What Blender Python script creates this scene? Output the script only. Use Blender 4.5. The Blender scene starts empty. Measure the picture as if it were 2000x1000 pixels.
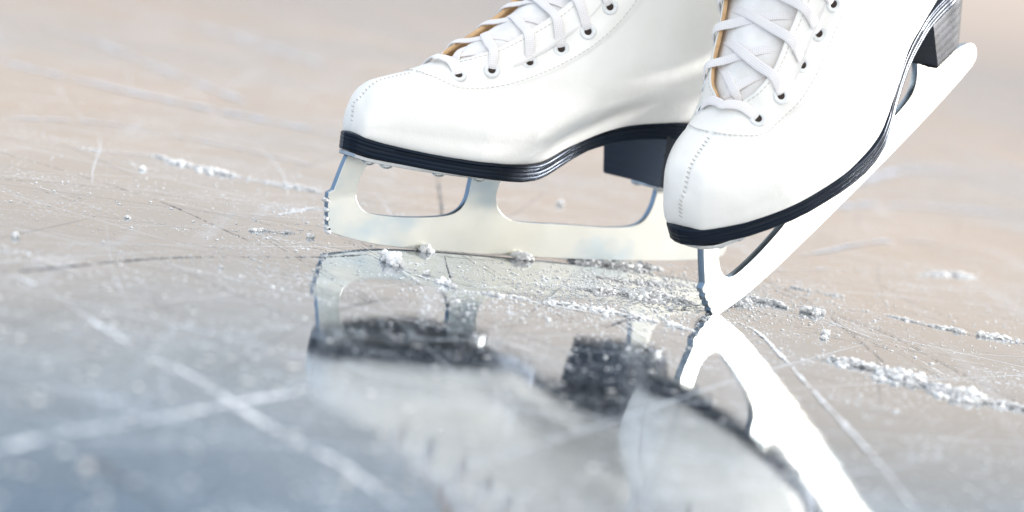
import bpy, bmesh, math, random
import numpy as np
from mathutils import Vector, Matrix, noise as mn
random.seed(7); rng = np.random.default_rng(7)
S = 0.001                                   # everything below is written in millimetres
sc = bpy.context.scene
col = sc.collection

# ------------------------------------------------------------------ helpers
def link(name, verts, faces, mats, parent=None, smooth=True, fmat=None, uv=None, autosm=None):
    me = bpy.data.meshes.new(name)
    me.from_pydata([tuple(float(c)*S for c in v) for v in verts], [], faces)
    for m in (mats if isinstance(mats, (list, tuple)) else [mats]): me.materials.append(m)
    if fmat is not None: me.polygons.foreach_set('material_index', fmat)
    if smooth: me.polygons.foreach_set('use_smooth', [True]*len(me.polygons))
    if uv is not None:
        l = me.uv_layers.new(name='UVMap')
        vi = np.empty(len(me.loops), int); me.loops.foreach_get('vertex_index', vi)
        l.data.foreach_set('uv', np.asarray(uv, float)[vi].ravel())
    me.update()
    if autosm: me.set_sharp_from_angle(angle=math.radians(autosm))
    o = bpy.data.objects.new(name, me); col.objects.link(o)
    if parent: o.parent = parent
    return o

def tag(o, label=None, cat=None, group=None, kind=None):
    if label: o['label'] = label
    if cat: o['category'] = cat
    if group: o['group'] = group
    if kind: o['kind'] = kind
    return o

def cr(p0, p1, p2, p3, t):                  # Catmull-Rom
    return .5*((2*p1)+(-p0+p2)*t+(2*p0-5*p1+4*p2-p3)*t*t+(-p0+3*p1-3*p2+p3)*t**3)

def crline(P, n):
    P = np.array(P, float); out = []
    E = np.vstack([2*P[0]-P[1], P, 2*P[-1]-P[-2]])
    for i in range(len(P)-1):
        for k in range(n): out.append(cr(E[i], E[i+1], E[i+2], E[i+3], k/n))
    out.append(P[-1]); return np.array(out)

# ------------------------------------------------------------------ materials
def mat(name):
    m = bpy.data.materials.new(name); m.use_nodes = True
    nt = m.node_tree; b = nt.nodes['Principled BSDF']
    return m, nt, b
def N(nt, t, **kw):
    n = nt.nodes.new(t)
    for k, v in kw.items():
        if k in n.inputs: n.inputs[k].default_value = v
        else: setattr(n, k, v)
    return n
def noise(nt, vec, scale, detail=3, rough=.5):
    n = N(nt, 'ShaderNodeTexNoise', Scale=scale, Detail=detail, Roughness=rough)
    if vec is not None: nt.links.new(vec, n.inputs['Vector'])
    return n.outputs['Fac']
def ramp(nt, fac, stops):
    r = nt.nodes.new('ShaderNodeValToRGB'); nt.links.new(fac, r.inputs['Fac'])
    cr_ = r.color_ramp
    while len(cr_.elements) < len(stops): cr_.elements.new(.5)
    for e, (p, c) in zip(cr_.elements, stops):
        e.position = p; e.color = (*c, 1) if len(c) == 3 else c
    return r.outputs['Color']
def math_(nt, op, a, b=None, c=None, clamp=False):
    n = nt.nodes.new('ShaderNodeMath'); n.operation = op; n.use_clamp = clamp
    for i, x in enumerate((a, b, c)):
        if x is None: continue
        if isinstance(x, (int, float)): n.inputs[i].default_value = x
        else: nt.links.new(x, n.inputs[i])
    return n.outputs[0]
def bump(nt, b, h, dist, strength=1.0, prev=None):
    n = nt.nodes.new('ShaderNodeBump'); n.inputs['Strength'].default_value = strength
    n.inputs['Distance'].default_value = dist
    nt.links.new(h, n.inputs['Height'])
    if prev is not None: nt.links.new(prev, n.inputs['Normal'])
    if b is not None: nt.links.new(n.outputs[0], b.inputs['Normal'])
    return n.outputs[0]
def ocoord(nt):
    return nt.nodes.new('ShaderNodeTexCoord').outputs['Object']
def mapping(nt, vec, scale=(1,1,1), rot=(0,0,0)):
    m = nt.nodes.new('ShaderNodeMapping'); m.inputs['Scale'].default_value = scale; m.inputs['Rotation'].default_value = rot
    nt.links.new(vec, m.inputs['Vector']); return m.outputs[0]

def m_leather():
    m, nt, b = mat('white_leather'); oc = ocoord(nt)
    f = noise(nt, oc, 30, 3)
    nt.links.new(ramp(nt, f, [(.3, (.86, .85, .815)), (.7, (.92, .915, .89))]), b.inputs['Base Color'])
    b.inputs['Roughness'].default_value = .36
    b.inputs['Coat Weight'].default_value = .25; b.inputs['Coat Roughness'].default_value = .22
    n1 = bump(nt, None, noise(nt, oc, 90, 3), .0012, .35)
    v = N(nt, 'ShaderNodeTexVoronoi', Scale=1400.0); nt.links.new(oc, v.inputs['Vector'])
    bump(nt, b, v.outputs['Distance'], .00012, .35, n1)
    return m
def m_plain(name, c, rough, metal=0, nscale=None, nd=.0003, coat=0):
    m, nt, b = mat(name); oc = ocoord(nt)
    c2 = tuple(x*.78 for x in c)
    nt.links.new(ramp(nt, noise(nt, oc, nscale or 200, 4), [(.3, c2), (.7, c)]), b.inputs['Base Color'])
    b.inputs['Roughness'].default_value = rough; b.inputs['Metallic'].default_value = metal
    b.inputs['Coat Weight'].default_value = coat
    bump(nt, b, noise(nt, oc, (nscale or 200)*3, 3), nd, .5)
    return m
def m_sole(name='black_stacked_sole', coat=.02, cr=.2, bs=.25):
    m, nt, b = mat(name); oc = ocoord(nt)
    st = noise(nt, mapping(nt, oc, (18, 18, 700)), 1.0, 4, .6)
    nt.links.new(ramp(nt, st, [(.35, (.002, .0025, .004)), (.62, (.007, .007, .007)), (.82, (.03, .022, .016))]), b.inputs['Base Color'])
    nt.links.new(math_(nt, 'MULTIPLY_ADD', noise(nt, oc, 160, 4), .25, .2), b.inputs['Roughness'])
    b.inputs['Coat Weight'].default_value = coat; b.inputs['Coat Roughness'].default_value = cr; b.inputs['IOR'].default_value = 1.42
    b.inputs['Specular Tint'].default_value = (.38, .6, 1, 1)  # blue put into the reflections to imitate glints of sky
    n1 = bump(nt, None, st, .0003, bs)
    bump(nt, b, noise(nt, oc, 700, 3), .0001, .4, n1)
    return m
def m_steel():
    m, nt, b = mat('brushed_steel_blade'); oc = ocoord(nt)
    b.inputs['Metallic'].default_value = 1
    f = noise(nt, mapping(nt, oc, (14, 14, 22)), 1.0, 4)
    nt.links.new(ramp(nt, f, [(.38, (.56, .66, .71)), (.5, (.80, .80, .745)), (.75, (.87, .85, .755))]), b.inputs['Base Color'])  # cream and pale blue patches imitate reflections of ice and sky on the steel
    g = noise(nt, oc, 60, 4)
    nt.links.new(math_(nt, 'MULTIPLY_ADD', g, .14, .35), b.inputs['Roughness'])
    n1 = bump(nt, None, noise(nt, oc, 1100, 3), .00004, .5)
    n1 = bump(nt, None, noise(nt, oc, 28, 2), .0012, .22, n1)
    bump(nt, b, noise(nt, mapping(nt, oc, (60, 60, 1500), (0, .12, 0)), 1.0, 3), .00004, .5, n1)
    return m
def m_lace():
    m, nt, b = mat('woven_lace'); uv = nt.nodes.new('ShaderNodeTexCoord').outputs['UV']
    w = N(nt, 'ShaderNodeTexWave', Scale=1.0, Distortion=1.2, Detail=1.0); w.bands_direction = 'Y'
    nt.links.new(mapping(nt, uv, (1, 1.6, 1)), w.inputs['Vector'])
    w2 = N(nt, 'ShaderNodeTexWave', Scale=1.0, Distortion=1.5, Detail=2.0); w2.bands_direction = 'X'
    nt.links.new(mapping(nt, uv, (.3, 1, 1)), w2.inputs['Vector'])
    h = math_(nt, 'ADD', math_(nt, 'MULTIPLY', w.outputs['Fac'], .5), math_(nt, 'MULTIPLY', w2.outputs['Fac'], .5))
    nt.links.new(ramp(nt, h, [(.1, (.79, .765, .775)), (.8, (.91, .89, .90))]), b.inputs['Base Color'])
    b.inputs['Roughness'].default_value = .6; b.inputs['Sheen Weight'].default_value = .3
    bump(nt, b, h, .0003, .6)
    return m
def m_snow():
    m, nt, b = mat('scraped_snow'); oc = ocoord(nt)
    b.inputs['Base Color'].default_value = (.90, .92, .95, 1); b.inputs['Roughness'].default_value = .75
    b.inputs['Subsurface Weight'].default_value = .45; b.inputs['Subsurface Radius'].default_value = (1, 1.1, 1.3); b.inputs['Subsurface Scale'].default_value = .002
    n1 = bump(nt, None, noise(nt, oc, 500, 4, .7), .0012, .8)
    bump(nt, b, noise(nt, oc, 1800, 2), .0004, .6, n1)
    return m
def m_mark(name, c, thr, rough=.5, scale=260):
    m, nt, b = mat(name); oc = ocoord(nt)
    b.inputs['Base Color'].default_value = (*c, 1); b.inputs['Roughness'].default_value = rough
    f = math_(nt, 'ADD', noise(nt, oc, scale, 4, .7), math_(nt, 'MULTIPLY', noise(nt, oc, 22, 2), .6))
    uvx = nt.nodes.new('ShaderNodeSeparateXYZ'); nt.links.new(nt.nodes.new('ShaderNodeTexCoord').outputs['UV'], uvx.inputs[0])
    edge = math_(nt, 'MULTIPLY', math_(nt, 'ABSOLUTE', math_(nt, 'SUBTRACT', uvx.outputs['Y'], .5)), .55)
    a = math_(nt, 'MULTIPLY', math_(nt, 'SUBTRACT', math_(nt, 'SUBTRACT', f, edge), thr), 7.0, clamp=True)
    nt.links.new(a, b.inputs['Alpha'])
    return m

def m_ice():
    m = bpy.data.materials.new('skated_ice'); m.use_nodes = True
    nt = m.node_tree; nt.nodes.clear(); L = nt.links.new
    out = nt.nodes.new('ShaderNodeOutputMaterial'); oc = ocoord(nt)
    # body of the ice: cloudy blue grey with trapped air
    cl = noise(nt, oc, 9, 5, .6)
    body = ramp(nt, cl, [(.3, (.012, .018, .026)), (.55, (.03, .037, .046)), (.75, (.07, .08, .09))])
    # frost flecks
    fl = noise(nt, oc, 420, 3, .6); dn = noise(nt, oc, 14, 3, .6); dn2 = noise(nt, oc, 70, 2, .6)
    fx = math_(nt, 'ADD', fl, math_(nt, 'ADD', math_(nt, 'MULTIPLY', dn, .34), math_(nt, 'MULTIPLY', dn2, .26)))
    fm = math_(nt, 'MULTIPLY', math_(nt, 'SUBTRACT', fx, .895), 9.0, clamp=True)
    bl = noise(nt, oc, 150, 3, .6)
    fm2 = math_(nt, 'MULTIPLY', math_(nt, 'SUBTRACT', math_(nt, 'ADD', bl, math_(nt, 'MULTIPLY', dn, .3)), .825), 8.0, clamp=True)
    # families of hair-thin skate cuts
    xyz = nt.nodes.new('ShaderNodeSeparateXYZ')
    wn = N(nt, 'ShaderNodeTexNoise', Scale=1.7, Detail=1.0); L(oc, wn.inputs['Vector'])
    wv = nt.nodes.new('ShaderNodeVectorMath'); wv.operation = 'MULTIPLY_ADD'
    L(wn.outputs['Color'], wv.inputs[0]); wv.inputs[1].default_value = (.07, .07, 0); L(oc, wv.inputs[2])
    cuts = None; cutsd = None
    for i, (ang, fr, wd, th) in enumerate([(25, 11, .010, .46), (-38, 9, .009, .48), (63, 17, .012, .47), (-70, 8, .009, .46), (8, 13, .013, .50), (-15, 17, .014, .49), (40, 21, .016, .48), (76, 15, .012, .47), (54, 26, .016, .50), (-58, 19, .015, .50), (84, 23, .016, .49)]):
        mp = mapping(nt, wv.outputs[0], (1, 1, 1), (0, 0, math.radians(ang)))
        sx = nt.nodes.new('ShaderNodeSeparateXYZ'); L(mp, sx.inputs[0])
        t = math_(nt, 'MULTIPLY_ADD', sx.outputs['X'], float(fr), i*.37)
        d = math_(nt, 'ABSOLUTE', math_(nt, 'SUBTRACT', math_(nt, 'FRACT', t), .5))
        ln = math_(nt, 'SUBTRACT', 1.0, math_(nt, 'DIVIDE', d, wd), clamp=True)
        mk = math_(nt, 'MULTIPLY', math_(nt, 'SUBTRACT', noise(nt, mapping(nt, mp, (fr, 2.5, 1)), 1.0, 3), th), 8.0, clamp=True)
        ln = math_(nt, 'MULTIPLY', ln, mk)
        if i % 3 == 1: cutsd = ln if cutsd is None else math_(nt, 'MAXIMUM', cutsd, ln)
        else: cuts = ln if cuts is None else math_(nt, 'MAXIMUM', cuts, ln)
    white = math_(nt, 'MAXIMUM', math_(nt, 'MAXIMUM', fm, math_(nt, 'MULTIPLY', fm2, .7)), math_(nt, 'MULTIPLY', cuts, .7), clamp=True)
    film = noise(nt, oc, 3.2, 5, .65)
    film = math_(nt, 'MULTIPLY', math_(nt, 'SUBTRACT', film, .48), .34, clamp=True)
    scr = noise(nt, mapping(nt, wv.outputs[0], (38, 3.0, 1), (0, 0, math.radians(58))), 1.0, 4, .6)
    scr2 = noise(nt, mapping(nt, wv.outputs[0], (30, 2.0, 1), (0, 0, math.radians(-35))), 1.0, 4, .6)
    scr = math_(nt, 'MULTIPLY', math_(nt, 'SUBTRACT', math_(nt, 'MAXIMUM', scr, scr2), .58), 1.6, clamp=True)
    white = math_(nt, 'MAXIMUM', white, math_(nt, 'ADD', film, scr), clamp=True)
    # bump
    n1 = bump(nt, None, noise(nt, oc, 14, 2, .5), .0022, .06)
    n2 = bump(nt, None, noise(nt, oc, 260, 3, .65), .00013, .2, n1)
    n2 = bump(nt, None, noise(nt, mapping(nt, oc, (45, 95, 1), (0, 0, .3)), 1.0, 3, .6), .0005, .05, n2)
    n3 = bump(nt, None, math_(nt, 'ADD', white, math_(nt, 'MULTIPLY', cutsd, -1.0)), .0004, .5, n2)
    dif = nt.nodes.new('ShaderNodeBsdfDiffuse'); L(body, dif.inputs['Color']); L(n2, dif.inputs['Normal'])
    gl = nt.nodes.new('ShaderNodeBsdfGlossy'); L(n2, gl.inputs['Normal'])
    L(ramp(nt, noise(nt, mapping(nt, oc, (1.6, .7, 1)), 1.0, 4, .6), [(.36, (.84, .92, 1.0)), (.62, (1.0, .965, .92))]), gl.inputs['Color'])
    L(math_(nt, 'MULTIPLY_ADD', noise(nt, oc, 60, 4, .6), .12, -.038, clamp=True), gl.inputs['Roughness'])
    lw = N(nt, 'ShaderNodeFresnel', IOR=1.9); L(n1, lw.inputs['Normal'])
    fac = math_(nt, 'MULTIPLY_ADD', lw.outputs[0], .50, .42, clamp=True)
    mx = nt.nodes.new('ShaderNodeMixShader'); L(fac, mx.inputs[0]); L(dif.outputs[0], mx.inputs[1]); L(gl.outputs[0], mx.inputs[2])
    fro = nt.nodes.new('ShaderNodeBsdfDiffuse'); fro.inputs['Color'].default_value = (.70, .77, .87, 1); L(n3, fro.inputs['Normal'])
    mx2 = nt.nodes.new('ShaderNodeMixShader'); L(math_(nt, 'MULTIPLY', white, .8), mx2.inputs[0]); L(mx.outputs[0], mx2.inputs[1]); L(fro.outputs[0], mx2.inputs[2])
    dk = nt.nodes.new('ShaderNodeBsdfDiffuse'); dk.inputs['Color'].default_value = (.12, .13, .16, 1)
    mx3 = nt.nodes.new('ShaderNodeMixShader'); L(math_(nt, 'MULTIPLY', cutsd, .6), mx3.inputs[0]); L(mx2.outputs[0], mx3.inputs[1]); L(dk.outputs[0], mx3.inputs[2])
    L(mx3.outputs[0], out.inputs[0])
    return m

M_LEA = m_leather(); M_SOLE = m_sole(); M_STEEL = m_steel(); M_LACE = m_lace(); M_SNOW = m_snow(); M_ICE = m_ice()
M_TAN = m_plain('tan_leather_lining', (.72, .47, .25), .7, nscale=300, nd=.0008)
M_TONGUE = m_plain('white_tongue_padding', (.97, .96, .95), .55, nscale=60, nd=.0006)
M_THREAD = m_plain('grey_beige_thread', (.70, .67, .63), .7)
M_SEAM = m_plain('grey_seam_thread', (.52, .49, .46), .7)
M_EYE = m_plain('white_enamelled_eyelet', (.86, .88, .89), .22, coat=.6, nd=.00005)
M_RIM = m_plain('blue_grey_blade_edge', (.36, .45, .54), .3, metal=1, nscale=90, nd=.0001)
M_HOLE = m_plain('eyelet_hole_shade', (.035, .022, .018), .8)  # dark disc painted in for the shade inside each eyelet
M_PLATEU = m_plain('shaded_plate_underside', (.035, .033, .03), .6, nscale=120)  # shade painted onto the plate's underside, keeps its mirror image in the ice dark
M_SCREW = m_plain('zinc_screw', (.80, .81, .80), .18, metal=1, nd=.00005)
M_PLATE = m_plain('chromed_mounting_plate', (.72, .73, .73), .3, metal=1, nscale=120, nd=.0001)
M_HEEL = m_sole('lacquered_black_heel', .6, .36, .05)
M_UNDER = m_plain('matt_black_outsole', (.010, .009, .008), .75, nscale=90)
M_UNDER.node_tree.nodes['Principled BSDF'].inputs['Specular IOR Level'].default_value = .15

# ------------------------------------------------------------------ the boot surface, in skate coordinates:
# x from the toe tip to the heel, y across, z up from the ice (mm).  Seven rails run from toe to collar.
RAILS = dict(
 bc=[(3.5,0,55.5),(6,0,55.5),(9,0,55),(14,0,54.2),(22,0,53.6),(32,0,52.6),(42,0,52),(53,0,51.5),(66,0,51.4),(84,0,51.5),(104,0,53),(128,0,62.5),(158,0,74.5),(195,0,81.5),(228,0,83),(237,0,112),(233,0,150),(232,0,200),(238,0,250)],
 fe=[(3.5,0,55.5),(4.8,8.5,56.2),(8,12.6,56),(14,16.8,55),(22,21.8,54),(32,27.2,53),(42,31.7,52.4),(53,34.8,51.9),(66,36.9,51.6),(82,37.4,51.8),(104,34.2,54.2),(128,28,62.8),(158,25,75),(195,26,82),(225,15,83),(234,13,112),(230,15,152),(228,18,203),(234,20,251)],
 bu=[(3.4,0,61),(4.4,9.6,61),(7.6,14.2,62),(14,19.2,63),(22,24.6,63),(32,30,63),(42,34.4,63),(53,37.8,63),(65,40.4,63),(80,41,64),(100,38.8,66),(122,34,74),(150,31,86),(185,33,96),(214,29,100),(222,27,122),(214,30,162),(217,34,210),(220,38,252)],
 mi=[(3.9,0,66.5),(4.9,9,66.5),(8,13.4,68.5),(14,18.2,71),(22,23.3,72),(32,28.6,72.5),(42,32.5,73),(53,34.6,74),(64,36.6,75),(78,37.8,78),(95,37.4,81.5),(114,36.5,89),(137,36,102),(162,37,118),(185,38,133),(191,38,153),(189,38,184),(192,43,225),(194,46,254)],
 st=[(4.8,0,71),(6,7,71),(9,11,75),(14.3,15.2,78),(22,19.6,79.5),(32,23.6,80.6),(42,24.6,83),(53,23.2,85.4),(63,24.6,86.8),(75,29.5,91),(90,32.2,98.3),(105,32.8,107),(120,34.4,119),(133,35.7,133),(144,38,152),(150,40,175),(154,40,203),(157,42,240),(157,45,256)],
 ey=[(5.8,0,73.3),(7,5,73.8),(10,8,78.2),(14.8,11,81.8),(22,14,84.2),(32,16.4,86.6),(42,16.6,89.4),(53,16.8,92.8),(61,20.2,95.6),(73.5,23.8,99.8),(87,25.2,104.6),(100,27,112),(112.9,31.6,124),(123,33,138),(131,33.5,156),(136,35,179),(140,35,207),(143,36,243),(144,38,257)],
 ed=[(6.4,0,74.2),(7.8,2.5,75.7),(11,4,79.8),(15.2,6,83.8),(22,7.4,86.2),(32,8.6,89.2),(42,8.4,92.4),(54,7,98.4),(61,13.4,102.9),(72,17.8,109.2),(84,19.4,118),(95,21.4,126.8),(106,23.6,138),(114,25,150),(121,26,166),(127,27,186),(131,27,212),(134,28,246),(135,29,258)],
 ce=[(6.6,0,74.5),(8.2,0,76.3),(11.5,0,80.6),(15.6,0,84.3),(22,0,86.9),(32,0,89.9),(42,0,93.2),(52,0,98.2),(59,0,103),(70,0,112),(82,0,121),(93,0,130),(104,0,142),(112,0,154),(119,0,170),(125,0,190),(129,0,216),(132,0,248),(133,0,260)],
)
RC = np.array([RAILS[k] for k in ('bc','fe','bu','mi','st','ey','ed','ce')], float)   # 8 x 19 x 3
NR = RC.shape[1]
SX = [0,5,20,60,80,90,100,110,120,130,140,150,160,170,180,190,200,230]
SC = [6.5,6.2,2.5,1.2,-.9,-2.3,-3.9,-5.8,-7.2,-7.6,-7.2,-5.8,-4.2,-2.6,-.6,.6,1,0]
def coff(x, z):
    a = np.interp(x, SX, SC); b = np.interp(x, [0, 20, 52, 113, 150, 240], [2.5, 4, 4, 9, 9, 6])
    b = np.where(z > 150, b*np.clip(1-(z-150)/300, .4, 1), b)
    zs = np.interp(x, [0, 90, 130, 170, 240], [56, 53, 64, 79, 82])
    t = np.clip((z-zs)/26, 0, 1); t = t*t*(3-2*t)
    return a*(1-t)+b*t
def surf_raw(u, v):
    u = np.asarray(u, float); v = np.asarray(v, float)
    i = np.clip(np.floor(u).astype(int), 0, NR-2); t = (u-i)[..., None]
    j = np.clip(np.floor(v).astype(int), 0, 6); s = (v-j)[..., None]
    def P(jj, ii):
        sgn = np.ones(jj.shape)
        lo = jj < 0; hi = jj > 7
        sgn = np.where(lo | hi, -1., 1.)
        jj = np.where(lo, -jj, jj); jj = np.where(hi, 14-jj, jj)
        mirror = (ii < 0) | (ii > NR-1)
        ic = np.clip(ii, 0, NR-1)
        p = RC[jj, ic].copy()
        p2 = np.where((ii < 0)[..., None], 2*RC[jj, 0]-RC[jj, 1], 2*RC[jj, NR-1]-RC[jj, NR-2])
        p = np.where(mirror[..., None], p2, p)
        p[..., 1] *= sgn
        return p
    rows = [cr(P(j+a, i-1), P(j+a, i), P(j+a, i+1), P(j+a, i+2), t) for a in (-1, 0, 1, 2)]
    return cr(*rows, s)
def vb(u):                                  # lower edge of the facing panel
    u = np.asarray(u, float)
    q = np.clip((7.2-u)/1.75, 0, 1)
    return np.where(u < 5.45, 9., 7-3*np.sqrt(1-q*q)) 
def surf(u, w, side, off=0.0, panel=True):  # w in -7..7; side=+1/-1 mirrors the centre offset
    u = np.asarray(u, float); w = np.asarray(w, float)
    def base(uu, ww):
        p = surf_raw(uu, np.abs(ww)); p[..., 1] *= np.sign(ww)
        p[..., 1] += side*coff(p[..., 0], p[..., 2])
        return p
    p = base(u, w); e = 1e-3
    uu = np.clip(u, .02, NR-1.02)
    du = base(uu+e, w)-base(uu-e, w)
    wa = np.where(np.abs(w) < .01, .01, w)
    dw = base(uu, wa+e)-base(uu, wa-e)
    n = np.cross(dw, du); ln = np.linalg.norm(n, axis=-1, keepdims=True); n = n/np.maximum(ln, 1e-12)
    n = np.where((u < .02)[..., None], np.array([-1., 0, .15]), n)
    h = off
    if panel:
        a = np.clip((np.abs(w)-vb(u))/.07, 0, 1); h = h+a*a*(3-2*a)*.75
        b = np.clip(1-np.abs(w)*0, 0, 1)
    p = p+n*(h if np.isscalar(h) else np.asarray(h)[..., None])
    return p, n
# y in the rails points to the camera side of each skate; the mesh frame is right handed, so Y = -y
def toB(p): p = np.array(p, float); p[..., 1] *= -1; return p

def make_upper(root, side):
    nu, nv = 14, 14
    U = np.linspace(0, NR-1, (NR-1)*nu+1); W = np.linspace(-7, 7, 14*nv+1)
    uu, ww = np.meshgrid(U, W, indexing='ij')
    p, n = surf(uu, ww, side); 
    # soft creases where the vamp flexes, and the slight stitched dent along the toe seam
    tz = np.exp(-(p[..., 1]-side*coff(p[..., 0], p[..., 2]))**2/1.2)*(uu < 5.6)*np.clip((uu-.0)/.6, 0, 1)
    p = p-n*(tz*.35)[..., None]
    verts = toB(p).reshape(-1, 3); nw = len(W); faces = []
    for i in range(len(U)-1):
        um = .5*(U[i]+U[i+1])
        for j in range(nw-1):
            if abs(.5*(W[j]+W[j+1])) > 6 and um > 7: continue
            a = i*nw+j; faces.append((a, a+1, a+nw+1, a+nw))
    o = link('boot_upper', verts, faces, [M_LEA, M_TAN, M_TAN], root)
    bm = bmesh.new(); bm.from_mesh(o.data)
    bmesh.ops.remove_doubles(bm, verts=bm.verts, dist=.00003)
    bmesh.ops.dissolve_degenerate(bm, edges=bm.edges, dist=.00001)
    loose = [v for v in bm.verts if not v.link_faces]; bmesh.ops.delete(bm, geom=loose, context='VERTS')
    bmesh.ops.recalc_face_normals(bm, faces=bm.faces)
    # outward check
    f = max(bm.faces, key=lambda f: abs(f.calc_center_median().y))
    c = f.calc_center_median()
    if f.normal.y*c.y < 0: bmesh.ops.reverse_faces(bm, faces=bm.faces)
    bm.to_mesh(o.data); bm.free()
    o.data.polygons.foreach_set('use_smooth', [True]*len(o.data.polygons))
    md = o.modifiers.new('thickness', 'SOLIDIFY'); md.thickness = 2.2*S; md.offset = -1; md.material_offset = 1; md.material_offset_rim = 1
    md.use_even_offset = False
    return o

def sweep_box(path, nrm, wid, th, uvscale=1.0, ns=6, wf=None):   # a flat ribbon with a lens-shaped section
    P = np.array(path, float); Nn = np.array(nrm, float)
    T = np.gradient(P, axis=0); T /= np.linalg.norm(T, axis=1)[:, None]+1e-9
    B = np.cross(T, Nn); B /= np.linalg.norm(B, axis=1)[:, None]+1e-9
    Nn = np.cross(B, T)
    sec = []
    for k in range(2*ns):
        a = 2*math.pi*k/(2*ns); ca, sa = math.cos(a), math.sin(a)
        sec.append((math.copysign(abs(ca)**.55, ca)*.5, math.copysign(abs(sa)**.8, sa)*.5))
    L = np.concatenate([[0], np.cumsum(np.linalg.norm(np.diff(P, axis=0), axis=1))])
    V = []; UV = []; F = []
    m = len(sec)
    for i in range(len(P)):
        w = wid*(wf[i] if wf is not None else 1)
        for (a, b) in sec:
            V.append(P[i]+B[i]*a*w+Nn[i]*b*th); UV.append((L[i]*uvscale, a+.5))
    for i in range(len(P)-1):
        for k in range(m): F.append((i*m+k, i*m+(k+1) % m, (i+1)*m+(k+1) % m, (i+1)*m+k))
    F.append(tuple(range(m))[::-1]); F.append(tuple((len(P)-1)*m+k for k in range(m)))
    return V, F, UV
class MB:
    def __init__(s): s.v = []; s.f = []; s.uv = []; s.m = []
    def add(s, V, F, UV=None, mi=0):
        o = len(s.v); s.v += [tuple(x) for x in V]; s.f += [tuple(i+o for i in f) for f in F]
        s.uv += list(UV) if UV is not None else [(0, 0)]*len(V); s.m += [mi]*len(F)

def make_stitches(upper, side):
    mb = MB()
    def dashes(us, ws, length, gap, off, wid=.45, th=.3):
        p, n = surf(np.array(us), np.array(ws), side, off)
        d = np.concatenate([[0], np.cumsum(np.linalg.norm(np.diff(p, axis=0), axis=1))])
        s = 0
        while s+length < d[-1]:
            q = np.linspace(s, s+length, 5)
            pp = np.stack([np.interp(q, d, p[:, k]) for k in range(3)], 1)
            nn = np.stack([np.interp(q, d, n[:, k]) for k in range(3)], 1)
            V, F, _ = sweep_box(toB(pp), toB(nn), wid, th, ns=3); mb.add(V, F)
            s += length+gap
    for sgn in (-1, 1):
        us = np.linspace(5.46, 18, 500); ws = sgn*np.minimum(vb(us)+.13, 7)
        dashes(us, ws, 1.7, .9, .02)
        us = np.linspace(7.3, 18, 400); dashes(us, sgn*np.full(400, 5.82), 1.6, .9, .02, .45, .35)
    o1 = link('panel_stitching', mb.v, mb.f, M_THREAD, upper)
    # cross stitches over the toe seam
    mb = MB(); us = np.linspace(.35, 5.4, 400)
    def cl(u, dy):                          # a point dy mm beside the centre line
        w = np.full_like(u, 7.0); return w
    p, n = surf(us, np.full(400, 7.0), side, 0)
    d = np.concatenate([[0], np.cumsum(np.linalg.norm(np.diff(p, axis=0), axis=1))])
    lowp, lown = [], []
    # the seam also runs down the nose to the welt
    pts = np.vstack([[[3.6, side*coff(3.6, z), z] for z in (58, 61, 64, 67, 70, 72)], p[20:]])
    nr = np.vstack([[[-1, 0, .1]]*6, n[20:]])
    d = np.concatenate([[0], np.cumsum(np.linalg.norm(np.diff(pts, axis=0), axis=1))])
    s = 1.0
    while s < d[-1]-1:
        c = np.array([np.interp(s, d, pts[:, k]) for k in range(3)]); nn = np.array([np.interp(s, d, nr[:, k]) for k in range(3)])
        c2 = np.array([np.interp(s+1, d, pts[:, k]) for k in range(3)]); t = c2-c; t /= np.linalg.norm(t)
        b = np.cross(t, nn); b /= np.linalg.norm(b)
        q = [c+b*a+t*a*.35+nn*(.05-abs(a)*.22) for a in (-.95, -.35, .35, .95)]
        V, F, _ = sweep_box(toB(q), toB([nn]*4), .45, .4, ns=3); mb.add(V, F)
        s += 2.35
    link('toe_seam', mb.v, mb.f, M_SEAM, upper)

EYE_U = [6.93, 8.52, 9.93, 11.13, 12.0, 13.0, 14.0, 15.0, 16.0, 17.2]
def make_eyelets(upper, side):
    for sgn in (-1, 1):
        for k, u in enumerate(EYE_U):
            p, n = surf(np.array([u]), np.array([sgn*5.0]), side, .15)
            p2, _ = surf(np.array([u+.05]), np.array([sgn*5.0]), side, .15)
            p, n, p2 = toB(p)[0], toB(n)[0], toB(p2)[0]
            t = p2-p; t -= n*(t@n); t /= np.linalg.norm(t); b = np.cross(n, t)
            V = []; F = []; MI = []
            R = [(1.3, -.9), (1.7, -.3), (2.1, .25), (2.9, .62), (3.6, .60), (4.15, .3), (4.35, -.3)]; m = 28
            for (r, h) in R:
                for a in range(m):
                    an = 2*math.pi*a/m; V.append(p+(t*math.cos(an)+b*math.sin(an))*r+n*h)
            for i in range(len(R)-1):
                for a in range(m):
                    F.append((i*m+a, i*m+(a+1) % m, (i+1)*m+(a+1) % m, (i+1)*m+a)); MI.append(0 if i > 0 else 1)
            c0 = len(V)
            for a in range(m):
                an = 2*math.pi*a/m; V.append(p+(t*math.cos(an)+b*math.sin(an))*1.85+n*.12)
            F.append(tuple(c0+a for a in range(m))); MI.append(1)
            link('eyelet', V, F, [M_EYE, M_HOLE], upper, fmat=MI)

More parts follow.
